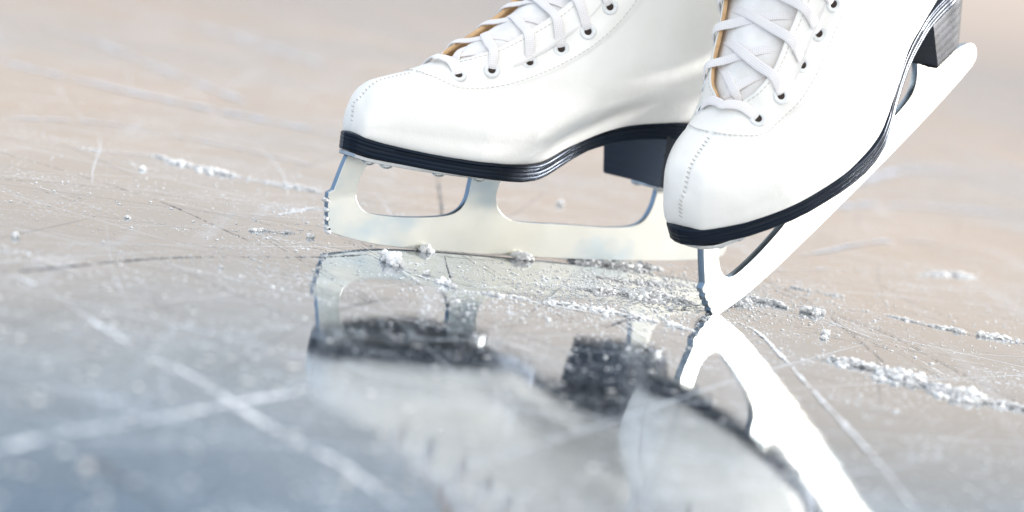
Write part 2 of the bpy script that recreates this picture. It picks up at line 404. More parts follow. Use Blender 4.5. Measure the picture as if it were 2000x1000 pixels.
def tongue_pt(u, y, side):
    c = surf_raw(np.array([u]), np.array([7.0]))[0]; e = surf_raw(np.array([u]), np.array([6.0]))[0]
    g = e[1]+7.0
    t = y/g
    drop = 3.6+7.5*t*t
    z = c[2]*(1-abs(t)**2.0)+(e[2])*abs(t)**2.0
    x = c[0]*(1-abs(t)**2.0)+(e[0])*abs(t)**2.0
    nn = np.array([-.62, 0, .78])
    p = np.array([x, y, z])-nn*drop
    return p+np.array([0, side*coff(p[0], p[2]), 0])
def make_tongue(root, side):
    V = []; F = []; us = np.linspace(6.6, 18.6, 90); m = 25
    for u in us:
        uu = min(u, 18); ex = max(0, u-18)
        c = surf_raw(np.array([uu]), np.array([6.0]))[0]; g = c[1]+7
        for k in range(m):
            p = tongue_pt(uu, g*(-1+2*k/(m-1)), side)
            p = p+np.array([-4*ex, 0, 30*ex])
            q = mn.noise(Vector((u*.9, k*.25, side*3)))
            V.append(p+np.array([-.5, 0, .6])*q*.8)
    for i in range(len(us)-1):
        for k in range(m-1): F.append((i*m+k, i*m+k+1, (i+1)*m+k+1, (i+1)*m+k))
    o = link('tongue', toB(V), F, [M_TONGUE, M_TAN], root)
    md = o.modifiers.new('thickness', 'SOLIDIFY'); md.thickness = 3*S; md.offset = 0
    return o

def make_lace(root, side):
    mb = MB()
    def eyep(u, sgn, off):
        p, n = surf(np.array([u]), np.array([sgn*5.0]), side, off); return p[0], n[0]
    def edgep(u, sgn, off, w=6.0):
        p, n = surf(np.array([u]), np.array([sgn*w]), side, off); return p[0], n[0]
    def strand(pts, nrs, wid=4.9, wob=0):
        P = crline(pts, 12); Nn = crline(nrs, 12)
        wf = np.ones(len(P))
        k = min(9, len(P)//3)
        wf[:k] = np.linspace(.55, 1, k)
        wf *= 1+.07*np.sin(np.linspace(0, 9, len(P))+wob)
        V, F, UV = sweep_box(toB(P), toB(Nn), wid, 1.15, ns=8, wf=wf); mb.add(V, F, UV)
    up = np.array([-.6, 0, .8])
    # lowest bar, straight over the closed throat
    pts = []; nrs = []
    for (u, w, off) in [(6.93, 5.0, -.8), (6.90, 5.25, 1.0), (6.86, 5.8, 2.0), (6.82, 6.5, 2.4), (6.8, 7, 2.6)]:
        p, n = surf(np.array([u]), np.array([w]), side, off); pts.append(p[0]); nrs.append(n[0])
    for (u, w, off) in [(6.82, -6.5, 2.4), (6.86, -5.8, 2.0), (6.90, -5.25, 1.0), (6.93, -5.0, -.8)]:
        p, n = surf(np.array([u]), np.array([w]), side, off); pts.append(p[0]); nrs.append(n[0])
    strand(pts, nrs)
    for k in range(0, len(EYE_U)-1):
        for sgn in (1, -1):
            if k == 0:
                # under the bar the lace rises inside and fans out to the second holes
                a = tongue_pt(7.35, sgn*5, side)+up*1.6; b = tongue_pt(8.1, -sgn*1, side)+up*(2+.8*(sgn > 0))
                c = tongue_pt(8.75, -sgn*12, side)+up*1.2; d = tongue_pt(8.9, -sgn*20, side)+up*.2
                strand([a, b, c, d], [up]*4, 4.8, sgn); continue
            u0, u1 = EYE_U[k], EYE_U[k+1]
            du = u1-u0
            p0, n0 = eyep(u0, sgn, -.9)
            p1, n1 = surf(np.array([u0+.05*du]), np.array([sgn*5.3]), side, 1.0); p1, n1 = p1[0], n1[0]
            p2, n2 = edgep(u0+.16*du, sgn, 1.5, 5.85)
            g = surf_raw(np.array([u0+.3*du]), np.array([6.0]))[0][1]
            p3 = tongue_pt(u0+.34*du, sgn*g*.55, side)+up*(3.6 if sgn > 0 else 3.0)
            p4 = tongue_pt(u0+.55*du, 0, side)+up*(3.1 if sgn > 0 else 1.5)
            p5 = tongue_pt(u0+.78*du, -sgn*g*.6, side)+up*1.6
            p6 = tongue_pt(u0+.96*du, -sgn*(g+4), side)+up*.7
            nm = np.array([-.6, 0, .8])
            strand([p0, p1, p2, p3, p4, p5, p6], [n0, n1, n2*.6+nm*.4+np.array([0, sgn*.1, 0]), nm, nm+np.array([0, .12*sgn, 0]), nm, nm], 4.9, k*2+sgn)
    return link('lace', mb.v, mb.f, M_LACE, root, uv=mb.uv)

# ------------------------------------------------------------------ sole, heel
SW_X = [0,1,3,6,10,15,20,30,40,50,60,70,80,90,100,110,120,130,140,150,160,170,180,190,205,214,222,229,233,235,235.6]
SW_W = [0.01,5,9,12,15,18.2,21.6,27.6,32.6,36.2,38.4,39.7,40,39.4,38,35.8,32.6,29.6,28,27.4,27.4,27.9,28.6,29.4,29.6,28,24,17.5,11,5,0.01]
ZX = [0,5,10,20,30,40,60,80,90,100,105,110,120,130,140,150,160,170,180,190,236]
ZT = [58.2,56.9,55.9,54.7,53.9,53.2,52.3,52.5,52.5,53.3,54.4,56.1,60.2,65.2,70.2,74.0,77,79.4,81.2,82.3,83.5]
ZB = [49,47.9,46.9,46.1,45.5,44.9,44.2,43.5,43.5,44.6,45.9,47.6,51.7,56.6,61.6,65.4,68.4,70.8,72.3,73.0,73.6]
def smooth_interp(x, X, Y):
    x = np.asarray(x, float)
    return (np.interp(x-1.6, X, Y)+2*np.interp(x, X, Y)+np.interp(x+1.6, X, Y))/4
def sole_outline(side, n=110):
    t = np.linspace(0, math.pi, n); xs = 235.6*(1-np.cos(t))/2
    w = np.interp(xs, SW_X, SW_W)
    a = [(x, c_+ww) for x, ww, c_ in zip(xs, w, side*np.interp(xs, SX, SC))]
    b = [(x, c_-ww) for x, ww, c_ in zip(xs, w, side*np.interp(xs, SX, SC))]
    return np.array(a+b[::-1][1:-1])
def make_sole(root, side):
    O = sole_outline(side); m = len(O)
    cen = np.roll(O, -1, 0)-np.roll(O, 1, 0); nr = np.stack([cen[:, 1], -cen[:, 0]], 1); nr /= np.linalg.norm(nr, axis=1)[:, None]+1e-9
    ctr = np.array([110, 0]);
    s = np.sign(np.sum(nr*(O-ctr), axis=1)); s = 1 if s.sum() > 0 else -1; nr *= s
    prof = [(0, -6), (0, -1.2), (.03, -.35), (.10, 0), (.27, .03), (.30, -.12), (.33, .0), (.52, .06), (.55, -.14), (.58, .08), (.76, .1), (.79, -.2), (.82, .15), (.93, .15), (1.0, -.5), (1.02, -2.6), (1.02, -6)]
    V = []; F = []
    for (t, o) in prof:
        for i in range(m):
            x, y = O[i]+nr[i]*o
            xc = min(max(O[i][0], 0), 235.6)
            z = smooth_interp(xc, ZX, ZB)*(1-t)+smooth_interp(xc, ZX, ZT)*t
            V.append((x, y, float(z)))
    k = len(prof)
    for j in range(k-1):
        for i in range(m): F.append((j*m+i, j*m+(i+1) % m, (j+1)*m+(i+1) % m, (j+1)*m+i))
    h = m//2                                   # caps: strips joining the two sides
    nside = len(F)
    for j in (0, k-1):
        for i in range(1, h):
            a, b = i, (m-i) % m; c, d = i+1, (m-i-1) % m
            if c == d: F.append((j*m+a, j*m+c, j*m+b)); continue
            F.append((j*m+a, j*m+c, j*m+d, j*m+b))
        F.append((j*m+0, j*m+1, j*m+m-1))
    o = link('sole', toB(V), F, [M_SOLE, M_UNDER], root, autosm=50, fmat=[0 if 2*m <= f < nside else 1 for f in range(len(F))])
    bm = bmesh.new(); bm.from_mesh(o.data); bmesh.ops.recalc_face_normals(bm, faces=bm.faces); bm.to_mesh(o.data); bm.free()
    o.data.set_sharp_from_angle(angle=math.radians(50))
    return o
def make_heel(root, side):
    def ring(t, off):                          # t 0 bottom .. 1 top
        x0 = 186.5-2.5*t; x1 = 224.5+8*t; w = 26.2+2.8*t; R = 24
        pts = []
        n = 26
        for k in range(n+1):                   # rear arc from +y to -y
            a = math.pi/2-math.pi*k/n
            ca, sa = math.cos(a), math.sin(a)
            ca = abs(ca)**.9; 
            pts.append((x1-R+R*ca+off*ca, (w+off)*math.copysign(abs(sa)**.85, sa)))
        A = [(x0+3.0*(1-(yy)**2)+.0, (w+off)*yy) for yy in np.linspace(-1, 1, 17)]
        side_n = [(x0+(x1-R-x0)*k/8, -(w+off)) for k in range(7, 0, -1)]
        side_p = [(x0+(x1-R-x0)*k/8, (w+off)) for k in range(1, 8)]
        return pts+side_n+A+side_p
    V = []; F = []; prof = [(0, -6), (0, -.8), (.02, -.2)]
    nl = 6
    for i in range(nl):
        a = i/nl; b = (i+1)/nl; prof += [(max(a, .03)+.02, .1), (b-.03, .1), (b-.015, .07)]
    prof += [(1.04, 0)]
    m = None
    for (t, o) in prof:
        r = ring(t, o); m = len(r)
        for (x, y) in r:
            zt = float(smooth_interp(x, ZX, ZB))+.6
            V.append((x, y+side*np.interp(x, SX, SC)*min(1, t), 46+(zt-46)*t))
    k = len(prof)
    for j in range(k-1):
        for i in range(m): F.append((j*m+i, j*m+(i+1) % m, (j+1)*m+(i+1) % m, (j+1)*m+i))
    F.append(tuple(range(m))); F.append(tuple((k-1)*m+i for i in range(m)))
    o = link('heel', toB(V), F, M_HEEL, root)
    bm = bmesh.new(); bm.from_mesh(o.data); bmesh.ops.recalc_face_normals(bm, faces=bm.faces); bm.to_mesh(o.data); bm.free()
    o.data.set_sharp_from_angle(angle=math.radians(40))
    return o

# ------------------------------------------------------------------ blade
def blade_outline():
    front = [(10,46.4),(6.2,45.9),(4.3,40),(2.7,34),(1.0,27.6),(-1.6,26.0)]
    teeth = [(-1.7,23.8),(-.3,22.3),(-1.2,20.8),(-1.0,18.6),(.2,17.2),(-.5,15.9),(-.2,13.9),(.9,12.6),(.3,11.4),(1.0,8.8),(2.1,8.0),(2.7,6.2),(5.2,5.6)]
    bottom = crline([(5.2,5.6),(12,4.2),(26.8,1.9),(48,.5),(75,0),(114,0),(147,.25),(182,1.0),(218,2.6),(240,4.2),(254,5.6)], 5)[1:]
    tail = crline([(254,5.6),(259.4,8.2),(260.8,12.6),(258.6,17.2),(252.5,20.4),(242,22.6),(231,24),(222,28),(217.5,35),(216,46)], 5)[1:]
    rear = crline([(204.4,46),(204.2,39),(202.6,31.5),(198.6,24.6),(190.5,20.6),(172,18.9),(144,18.8),(122,18.4),(110.5,19.2),(102.6,23),(98.6,29.6),(98.9,36),(101.5,43)], 5)
    win = crline([(81.6,43),(81.2,36),(80.2,28),(76,21.8),(66.4,18.4),(45.8,16.6),(27,16.8),(19.2,18.8),(14.8,24),(14.2,30),(16,37),(20.5,45.6)], 5)
    return [tuple(p) for p in front+teeth]+[tuple(p) for p in bottom]+[tuple(p) for p in tail]+[tuple(p) for p in rear]+[tuple(p) for p in win]
def curve_mesh(name, pts, extr, bev, m, parent):
    cu = bpy.data.curves.new(name, 'CURVE'); cu.dimensions = '2D'; cu.fill_mode = 'BOTH'
    sp = cu.splines.new('POLY'); sp.points.add(len(pts)-1)
    for q, (x, z) in zip(sp.points, pts): q.co = (x*S, z*S, 0, 1)
    sp.use_cyclic_u = True; cu.extrude = (extr-bev)*S; cu.bevel_depth = bev*S; cu.offset = -bev*S; cu.bevel_resolution = 1
    tmp = bpy.data.objects.new(name+'_tmp', cu); col.objects.link(tmp)
    dg = bpy.context.evaluated_depsgraph_get(); me = bpy.data.meshes.new_from_object(tmp.evaluated_get(dg))
    bpy.data.objects.remove(tmp); bpy.data.curves.remove(cu)
    me.transform(Matrix.Rotation(math.radians(90), 4, 'X')); me.name = name
    me.materials.clear(); me.materials.append(m); me.materials.append(M_RIM)
    o = bpy.data.objects.new(name, me); col.objects.link(o); o.parent = parent
    bm = bmesh.new(); bm.from_mesh(me); bmesh.ops.remove_doubles(bm, verts=bm.verts, dist=1e-6); bmesh.ops.recalc_face_normals(bm, faces=bm.faces); bm.to_mesh(me); bm.free()
    me.set_sharp_from_angle(angle=math.radians(25)); me.update(); me.polygons.foreach_set('use_smooth', [abs(p.normal.y) < .98 for p in me.polygons]); me.polygons.foreach_set('material_index', [int(abs(p.normal.y) < .5) for p in me.polygons])
    return o
def plate(name, xs, hw, zf, th, parent, side):
    V = []; F = []; n = len(xs)
    c_ = [side*float(np.interp(x, SX, SC))*.5 for x in xs]
    for dz in (0, -th):
        for x, w, cc in zip(xs, hw, c_):
            V.append((x, -w+cc*min(1, w/8), zf(x)+dz)); V.append((x, w+cc*min(1, w/8), zf(x)+dz))
    for i in range(n-1):
        a = 2*i; b = 2*n+2*i
        F += [(a, a+1, a+3, a+2), (b, b+2, b+3, b+1), (a, a+2, b+2, b), (a+1, b+1, b+3, a+3)]
    F += [(0, 2*n, 2*n+1, 1), (2*n-2, 2*n-1, 4*n-1, 4*n-2)]
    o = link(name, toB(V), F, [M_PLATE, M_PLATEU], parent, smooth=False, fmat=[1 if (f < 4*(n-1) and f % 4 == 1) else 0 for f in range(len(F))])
    md = o.modifiers.new('edge', 'BEVEL'); md.width = .35*S; md.segments = 2; md.limit_method = 'ANGLE'
    return o
def screw(x, y, z, parent, r=3.4):
    V = []; F = []; m = 20; pr = [(0.01, -1.7), (r*.35, -1.65), (r*.7, -1.25), (r, -.3), (r, .3)]
    for (rr, h) in pr:
        for a in range(m): V.append((x+rr*math.cos(2*math.pi*a/m), y+rr*math.sin(2*math.pi*a/m), z+h))
    for i in range(len(pr)-1):
        for a in range(m): F.append((i*m+a, i*m+(a+1) % m, (i+1)*m+(a+1) % m, (i+1)*m+a))
    link('screw', toB(V), F, M_SCREW, parent)

def make_skate(label, side, loc, eul):
    root = bpy.data.objects.new('ice_skate', None); col.objects.link(root)
    root.empty_display_size = .02
    tag(root, label, 'ice skate', 'pair of white figure skates')
    up = make_upper(root, side); make_stitches(up, side); make_eyelets(up, side)
    make_tongue(root, side); make_lace(root, side); make_sole(root, side); make_heel(root, side)
    bl = curve_mesh('blade', blade_outline(), 2.0, .25, M_STEEL, root)
    xs = np.concatenate([[3.2, 3.8, 5, 7, 10, 14], np.linspace(20, 92, 16), [98, 103, 106, 107.5]])
    hw = [1.5, 5.5, 8.5, 10.8, 12.5, 14.2]+list(np.interp(np.linspace(20, 92, 16), [20, 45, 70, 92], [16, 20, 21, 19]))+[16.5, 12.5, 8, 3]
    zf = lambda x: float(smooth_interp(x, ZX, ZB))-.05 if x < 92 else float(smooth_interp(92, ZX, ZB))-.05+(x-92)*.02
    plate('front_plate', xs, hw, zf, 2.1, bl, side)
    xs2 = [193, 194, 196, 199, 205, 212, 218, 222, 224, 225]; hw2 = [6, 10, 13, 15, 16, 16, 14, 10.5, 7, 3]
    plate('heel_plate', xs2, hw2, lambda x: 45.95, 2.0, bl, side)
    for (x, y) in [(13, 9), (22, 12.5), (52, 15), (77, 15.5)]:
        for s in (-1, 1): screw(x, s*y+side*float(np.interp(x, SX, SC))*.5, zf(x)-2.3, bl)
    for s in (-1, 1): screw(199, s*10.5, 43.8, bl, 3); screw(216, s*9.5, 43.8, bl, 3)
    root.location = [c*S for c in loc]; root.rotation_euler = (eul[2], eul[1], eul[0])
    return root
POSE_L = ((-94.9271, 993.7486, -.35), (.605253, -.0102975, -.0094759))
POSE_R = ((103.1353, 975.6252, -7.8166), (.8744154, -.5971689, -.0222))
skL = make_skate('white leather figure skate resting flat on its blade, side on, toe pointing left', 1, *POSE_L)
skR = make_skate('white leather figure skate tipped steeply onto its toe pick, heel raised, nearest the camera', -1, *POSE_R)

# ------------------------------------------------------------------ camera (a 70 mm lens low over the ice)
CAM_H, PITCH, ROLL, FL = 141.726, .1326122, .1654176, 70.239
fw = Vector((0, math.cos(PITCH), -math.sin(PITCH))); up0 = Vector((0, math.sin(PITCH), math.cos(PITCH))); rt0 = Vector((1, 0, 0))
RT = rt0*math.cos(ROLL)+up0*math.sin(ROLL); UP = up0*math.cos(ROLL)-rt0*math.sin(ROLL)
cd = bpy.data.cameras.new('camera'); cam = bpy.data.objects.new('camera', cd); col.objects.link(cam); sc.camera = cam
cam.matrix_world = Matrix(((RT.x, UP.x, -fw.x, 0), (RT.y, UP.y, -fw.y, 0), (RT.z, UP.z, -fw.z, CAM_H*S), (0, 0, 0, 1)))
cd.lens = FL; cd.sensor_width = 36; cd.clip_start = .01; cd.clip_end = 500
cd.dof.use_dof = True; cd.dof.focus_distance = .995; cd.dof.aperture_fstop = 5.6

def ground(px, py):                          # where a spot of the ice lies, in mm
    F = FL/36*2000
    d = fw*F+RT*(px-1000)-UP*(py-500); t = CAM_H/-d.z
    return np.array([d.x*t, d.y*t])

# ------------------------------------------------------------------ ice sheet
link('ice', [(-60000, -20000, 0), (60000, -20000, 0), (60000, 90000, 0), (-60000, 90000, 0)], [(0, 1, 2, 3)], M_ICE, smooth=False)['kind'] = 'structure'

# skate tracks cut in the ice
M_WCUT = m_mark('white_skate_track', (.80, .84, .90), .66)
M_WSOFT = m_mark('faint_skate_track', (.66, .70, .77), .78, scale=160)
M_DCUT = m_mark('dark_skate_track', (.07, .08, .10), .66, scale=200)
M_FAR = m_mark('pale_worn_band', (.62, .68, .80), .62, scale=60)
zc = [.15]
def track(pts, wid, m, sub=14, jit=.25):
    P = crline([ground(*p) for p in pts], sub)
    T = np.gradient(P, axis=0); T /= np.linalg.norm(T, axis=1)[:, None]; B = np.stack([-T[:, 1], T[:, 0]], 1)
    L = np.concatenate([[0], np.cumsum(np.linalg.norm(np.diff(P, axis=0), axis=1))])
    n = max(30, min(400, int(L[-1]/2.5))); q = np.linspace(0, L[-1], n)
    P = np.stack([np.interp(q, L, P[:, k]) for k in range(2)], 1); B = np.stack([np.interp(q, L, B[:, k]) for k in range(2)], 1)
    V = []; F = []; UV = []
    for i in range(n):
        w = wid*.5*(1+jit*mn.noise(Vector((q[i]*.05, wid, 0)))*2)*min(1, .2+i/8, .2+(n-1-i)/8)
        o = mn.noise(Vector((q[i]*.02, 5, wid)))*wid*.3
        for s in (-1, 1):
            c = P[i]+B[i]*(w*s+o); V.append((c[0], c[1], zc[0])); UV.append((q[i]*S, 0 if s < 0 else 1))
    zc[0] += .012
    for i in range(n-1): F.append((2*i, 2*i+1, 2*i+3, 2*i+2))
    o = link('skate_track', V, F, m, smooth=False, uv=UV); o['kind'] = 'structure'
W_, Q_, D_ = M_WCUT, M_WSOFT, M_DCUT
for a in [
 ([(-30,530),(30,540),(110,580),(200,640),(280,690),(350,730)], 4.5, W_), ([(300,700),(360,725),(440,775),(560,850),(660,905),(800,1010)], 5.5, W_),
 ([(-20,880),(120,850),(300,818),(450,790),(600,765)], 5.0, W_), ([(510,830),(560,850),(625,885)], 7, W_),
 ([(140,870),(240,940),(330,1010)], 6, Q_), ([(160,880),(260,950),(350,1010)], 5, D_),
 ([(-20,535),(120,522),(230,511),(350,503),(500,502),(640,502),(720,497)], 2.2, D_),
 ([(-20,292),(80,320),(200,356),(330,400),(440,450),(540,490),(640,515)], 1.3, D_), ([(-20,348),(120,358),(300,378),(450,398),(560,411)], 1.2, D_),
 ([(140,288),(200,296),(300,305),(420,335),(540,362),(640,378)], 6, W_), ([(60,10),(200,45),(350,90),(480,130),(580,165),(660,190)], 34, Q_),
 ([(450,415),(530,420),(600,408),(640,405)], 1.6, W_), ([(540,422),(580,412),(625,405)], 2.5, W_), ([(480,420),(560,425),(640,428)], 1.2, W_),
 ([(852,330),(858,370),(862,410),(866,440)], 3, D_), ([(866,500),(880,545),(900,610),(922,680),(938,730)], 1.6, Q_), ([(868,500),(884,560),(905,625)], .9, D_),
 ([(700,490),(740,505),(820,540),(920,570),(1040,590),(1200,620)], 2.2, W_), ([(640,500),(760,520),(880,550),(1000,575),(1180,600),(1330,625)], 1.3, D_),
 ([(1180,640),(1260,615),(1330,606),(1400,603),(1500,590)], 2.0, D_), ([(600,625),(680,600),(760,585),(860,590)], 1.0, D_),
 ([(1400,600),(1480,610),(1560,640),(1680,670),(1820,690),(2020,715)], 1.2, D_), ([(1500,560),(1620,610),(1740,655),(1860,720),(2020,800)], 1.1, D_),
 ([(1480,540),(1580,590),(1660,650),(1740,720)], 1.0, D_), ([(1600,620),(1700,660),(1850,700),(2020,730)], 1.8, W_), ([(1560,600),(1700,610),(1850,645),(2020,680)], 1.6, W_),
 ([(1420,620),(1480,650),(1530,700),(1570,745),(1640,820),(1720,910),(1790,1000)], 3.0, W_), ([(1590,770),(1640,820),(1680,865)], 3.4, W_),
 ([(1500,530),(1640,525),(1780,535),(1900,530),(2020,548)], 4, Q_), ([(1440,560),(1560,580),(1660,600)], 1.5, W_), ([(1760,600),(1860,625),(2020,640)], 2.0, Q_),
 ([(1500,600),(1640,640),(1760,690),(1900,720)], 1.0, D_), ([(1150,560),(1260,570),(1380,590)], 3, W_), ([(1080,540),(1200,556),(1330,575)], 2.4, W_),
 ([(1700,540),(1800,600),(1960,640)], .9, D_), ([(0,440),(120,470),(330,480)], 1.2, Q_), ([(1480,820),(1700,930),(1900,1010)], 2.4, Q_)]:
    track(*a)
for a in [([(0,120),(300,190),(520,235),(660,262)],20),([(200,0),(420,60),(640,130)],26),([(0,40),(160,75),(330,140),(480,200)],14),([(1500,430),(1700,400),(2000,420)],12),([(1650,360),(1800,330),(2000,350)],20),([(1750,260),(1900,300),(2010,340)],22),([(0,230),(200,240),(420,280),(640,330)],6),([(1560,500),(1760,470),(2000,500)],5)]:
    track(a[0], a[1], M_FAR)
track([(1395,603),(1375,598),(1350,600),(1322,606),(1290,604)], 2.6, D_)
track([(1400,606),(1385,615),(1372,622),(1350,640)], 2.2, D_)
rnd = random.Random(5)
for _ in range(60):
    x, y = rnd.uniform(60, 1960), rnd.uniform(330, 760)
    a, l = rnd.choice((.12, .2, .35, -.12, .55)), rnd.uniform(60, 340)
    dx, dy = l*math.cos(a), l*math.sin(a); b = rnd.uniform(-1.2, 1.2)
    track([(x-dx/2, y-dy/2), (x+dx/2, y+dy/2)], rnd.uniform(.5, 1.4), rnd.choice((W_, D_, W_)))
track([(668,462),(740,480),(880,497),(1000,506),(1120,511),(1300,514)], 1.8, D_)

# ------------------------------------------------------------------ scraped snow
def ico(r, sub):
    bm = bmesh.new(); bmesh.ops.create_icosphere(bm, subdivisions=sub, radius=r)
    V = np.array([v.co[:] for v in bm.verts]); F = [tuple(v.index for v in f.verts) for f in bm.faces]; bm.free(); return V, F
ICO2 = ico(1, 2); ICO3 = ico(1, 3); ICO1 = ico(1, 1)
def lump(mb, c, r, fl=.7, base=ICO2, amp=.5):
    V, F = base; s = random.uniform(0, 100); a = random.uniform(0, 6.28); ca, sa = math.cos(a), math.sin(a)
    e = random.uniform(.6, 1.6); out = []
    for v in V:
        k = 1+amp*mn.noise(Vector(v)*1.3+Vector((s, 0, 0)))*2+amp*.7*mn.noise(Vector(v)*3.1+Vector((0, s, 0)))*2
        x, y, z = v[0]*k*r*e, v[1]*k*r/e, v[2]*k*r*fl
        out.append((c[0]+x*ca-y*sa, c[1]+x*sa+y*ca, max(c[2]+z, -.3)))
    mb.add(out, F)
def snow_pile(name, label, cat, group, spots, sub=3):
    """spots: (px, py, radius mm)"""
    mb = MB()
    for (px, py, r) in spots:
        g = ground(px, py)
        lump(mb, (g[0], g[1], r*.45), r*.8, .8, ICO3, .28)
        for _ in range(int(7+r*1.5)):
            a = random.uniform(0, 6.28); d = r*random.uniform(.3, 1.0); rr = r*random.uniform(.18, .42)
            lump(mb, (g[0]+d*math.cos(a), g[1]+d*math.sin(a), max(rr*.4, r*random.uniform(.2, .95)*(1-d/r*.75))), rr, .85, ICO2, .35)
    o = link(name, mb.v, mb.f, M_SNOW); tag(o, label, cat, group); return o
def snow_ridge(label, pts, wid, dens=1.0, hgt=1.0, group='ridges of scraped snow'):
    P = crline([ground(*p) for p in pts], 12)
    L = np.concatenate([[0], np.cumsum(np.linalg.norm(np.diff(P, axis=0), axis=1))])
    mb = MB(); n = int(L[-1]*dens*3.6); wid = wid*.72
    for _ in range(n):
        q = random.uniform(0, L[-1]); f = q/L[-1]; x = np.interp(q, L, P[:, 0]); y = np.interp(q, L, P[:, 1])
        env = (.35+.65*min(1, f*6, (1-f)*6))*(.3+1.1*min(1, abs(mn.noise(Vector((q*.035, wid, 2)))*2.6)))
        if random.random() > .25+env: continue
        dd = random.gauss(0, wid*(.3 if random.random() < .75 else 1.0))*env; r = wid*random.uniform(.03, .15)*env*random.choice((.6, 1, 1, 1.9))
        a = math.atan2(*(P[-1]-P[0])[::-1])
        z = max(0, (1-abs(dd)/(wid*env)))*wid*.32*hgt*random.random()
        lump(mb, (x-math.sin(a)*dd, y+math.cos(a)*dd, z*.8+r*.1), r, random.uniform(.3, .8), ICO2 if r > .9 else ICO1, .7)
    o = link('snow_ridge', mb.v, mb.f, M_SNOW); tag(o, label, 'snow ridge', group); return o
G = 'loose lumps of scraped snow on the ice'
snow_pile('snow_lump', 'largest oval lump of snow lying in front of the flat skate blade', 'snow', G, [(765,513,5.2),(752,503,3.4),(776,520,3.6)])
snow_pile('snow_lump', 'small round snow lump pressed against the flat blade above the largest lump', 'snow', G, [(831,492,3.6),(824,489,2.2)])
snow_pile('snow_lump', 'flat topped snow lump beside the middle of the flat blade', 'snow', G, [(1010,505,3.6),(1022,507,3.8),(1034,509,2.2)])
snow_pile('snow_lump', 'pair of tiny snow crumbs just below the largest lump', 'snow', G, [(833,536,1.8),(836,531,1.1)])
snow_pile('snow_lump', 'low flat snow lump crossing the thin line in the ice', 'snow', G, [(862,552,2.4),(876,558,2.4),(889,563,1.5)])
snow_pile('snow_lump', 'little snow clump right of the toe pick of the tipped skate', 'snow', G, [(1575,610,3.0),(1590,614,3.2),(1602,612,2.2)])
snow_pile('snow_lump', 'small bright snow crumb near the upper end of the long right ridge', 'snow', G, [(1612,655,2.6),(1608,662,1.5)])
snow_pile('snow_lump', 'small snow crumb standing alone left of the toe of the flat skate', 'snow', G, [(606,464,1.9)])
snow_pile('snow_lump', 'snow crumb lying far behind the flat blade in its rear opening', 'snow', G, [(1094,400,2.8)])
snow_pile('snow_lump', 'tiny round snow crumb on the empty ice at far left', 'snow', G, [(30,463,2.0)])
snow_pile('snow_lump', 'tiny white snow crumb halfway between left edge and flat skate', 'snow', G, [(249,426,1.5)])
snow_pile('snow_lump', 'tiny white snow crumb below the left snow ridge', 'snow', G, [(277,331,1.9)])
snow_ridge('low grey mound of snow far right behind the tipped skate', [(1785,539),(1820,537),(1850,536),(1905,541)], 8, .9, .8)
snow_ridge('snow ridge ploughed up against the rear half of the flat blade', [(1080,505),(1140,512),(1210,520),(1290,524)], 8.5, 5.0)
snow_ridge('broad band of scattered snow running to the tipped toe pick', [(1110,560),(1190,572),(1280,580),(1370,598)], 11, 4.5, .8)
snow_ridge('thin band of snow between the flat blade and the broad band', [(1130,535),(1220,550),(1300,556),(1360,560)], 7, 3.0, .8)
snow_ridge('snow shavings spreading right from the tipped toe pick', [(1400,602),(1450,588),(1500,590),(1540,605)], 8, 3.0, .7)
snow_ridge('long thick snow ridge at the lower right, reaching the frame edge', [(1592,697),(1680,715),(1780,745),(1880,775),(2010,802)], 9.5, 5.0, 1.2)
snow_ridge('long thin snow ridge on the left leading to the toe pick', [(262,301),(300,304),(340,316),(420,336),(500,352),(580,366),(632,376)], 8, 2.2, .6)
snow_ridge('short faint snow streak at the upper left', [(140,287),(170,291),(205,297)], 7, 2.0, .6)
snow_ridge('short snow ridge just left of the flat toe pick', [(485,452),(520,451),(550,455),(578,455)], 7.5, 4.5, 1.0)
snow_ridge('thin snow line left of the toe picks', [(545,421),(580,412),(615,406)], 3.2, 3.0, .7)
snow_ridge('upper thin snow ridge at the right edge', [(1710,610),(1790,630),(1860,645),(1900,655)], 7, 2.5, .7)
snow_ridge('lower thin snow ridge at the right edge', [(1905,655),(1950,660),(2010,672)], 9, 3.0, .9)
snow_ridge('snow streak between the long right ridge and the tipped blade', [(1540,560),(1600,572),(1650,580)], 6, 2.0, .6)
snow_ridge('faint snow trail running from the largest lump to the tipped skate', [(860,565),(960,575),(1080,592),(1200,612),(1330,640)], 6, 1.1, .5)
snow_ridge('small snow patch below the tipped toe pick', [(1290,620),(1320,636),(1345,646)], 5, 3.0, .6)

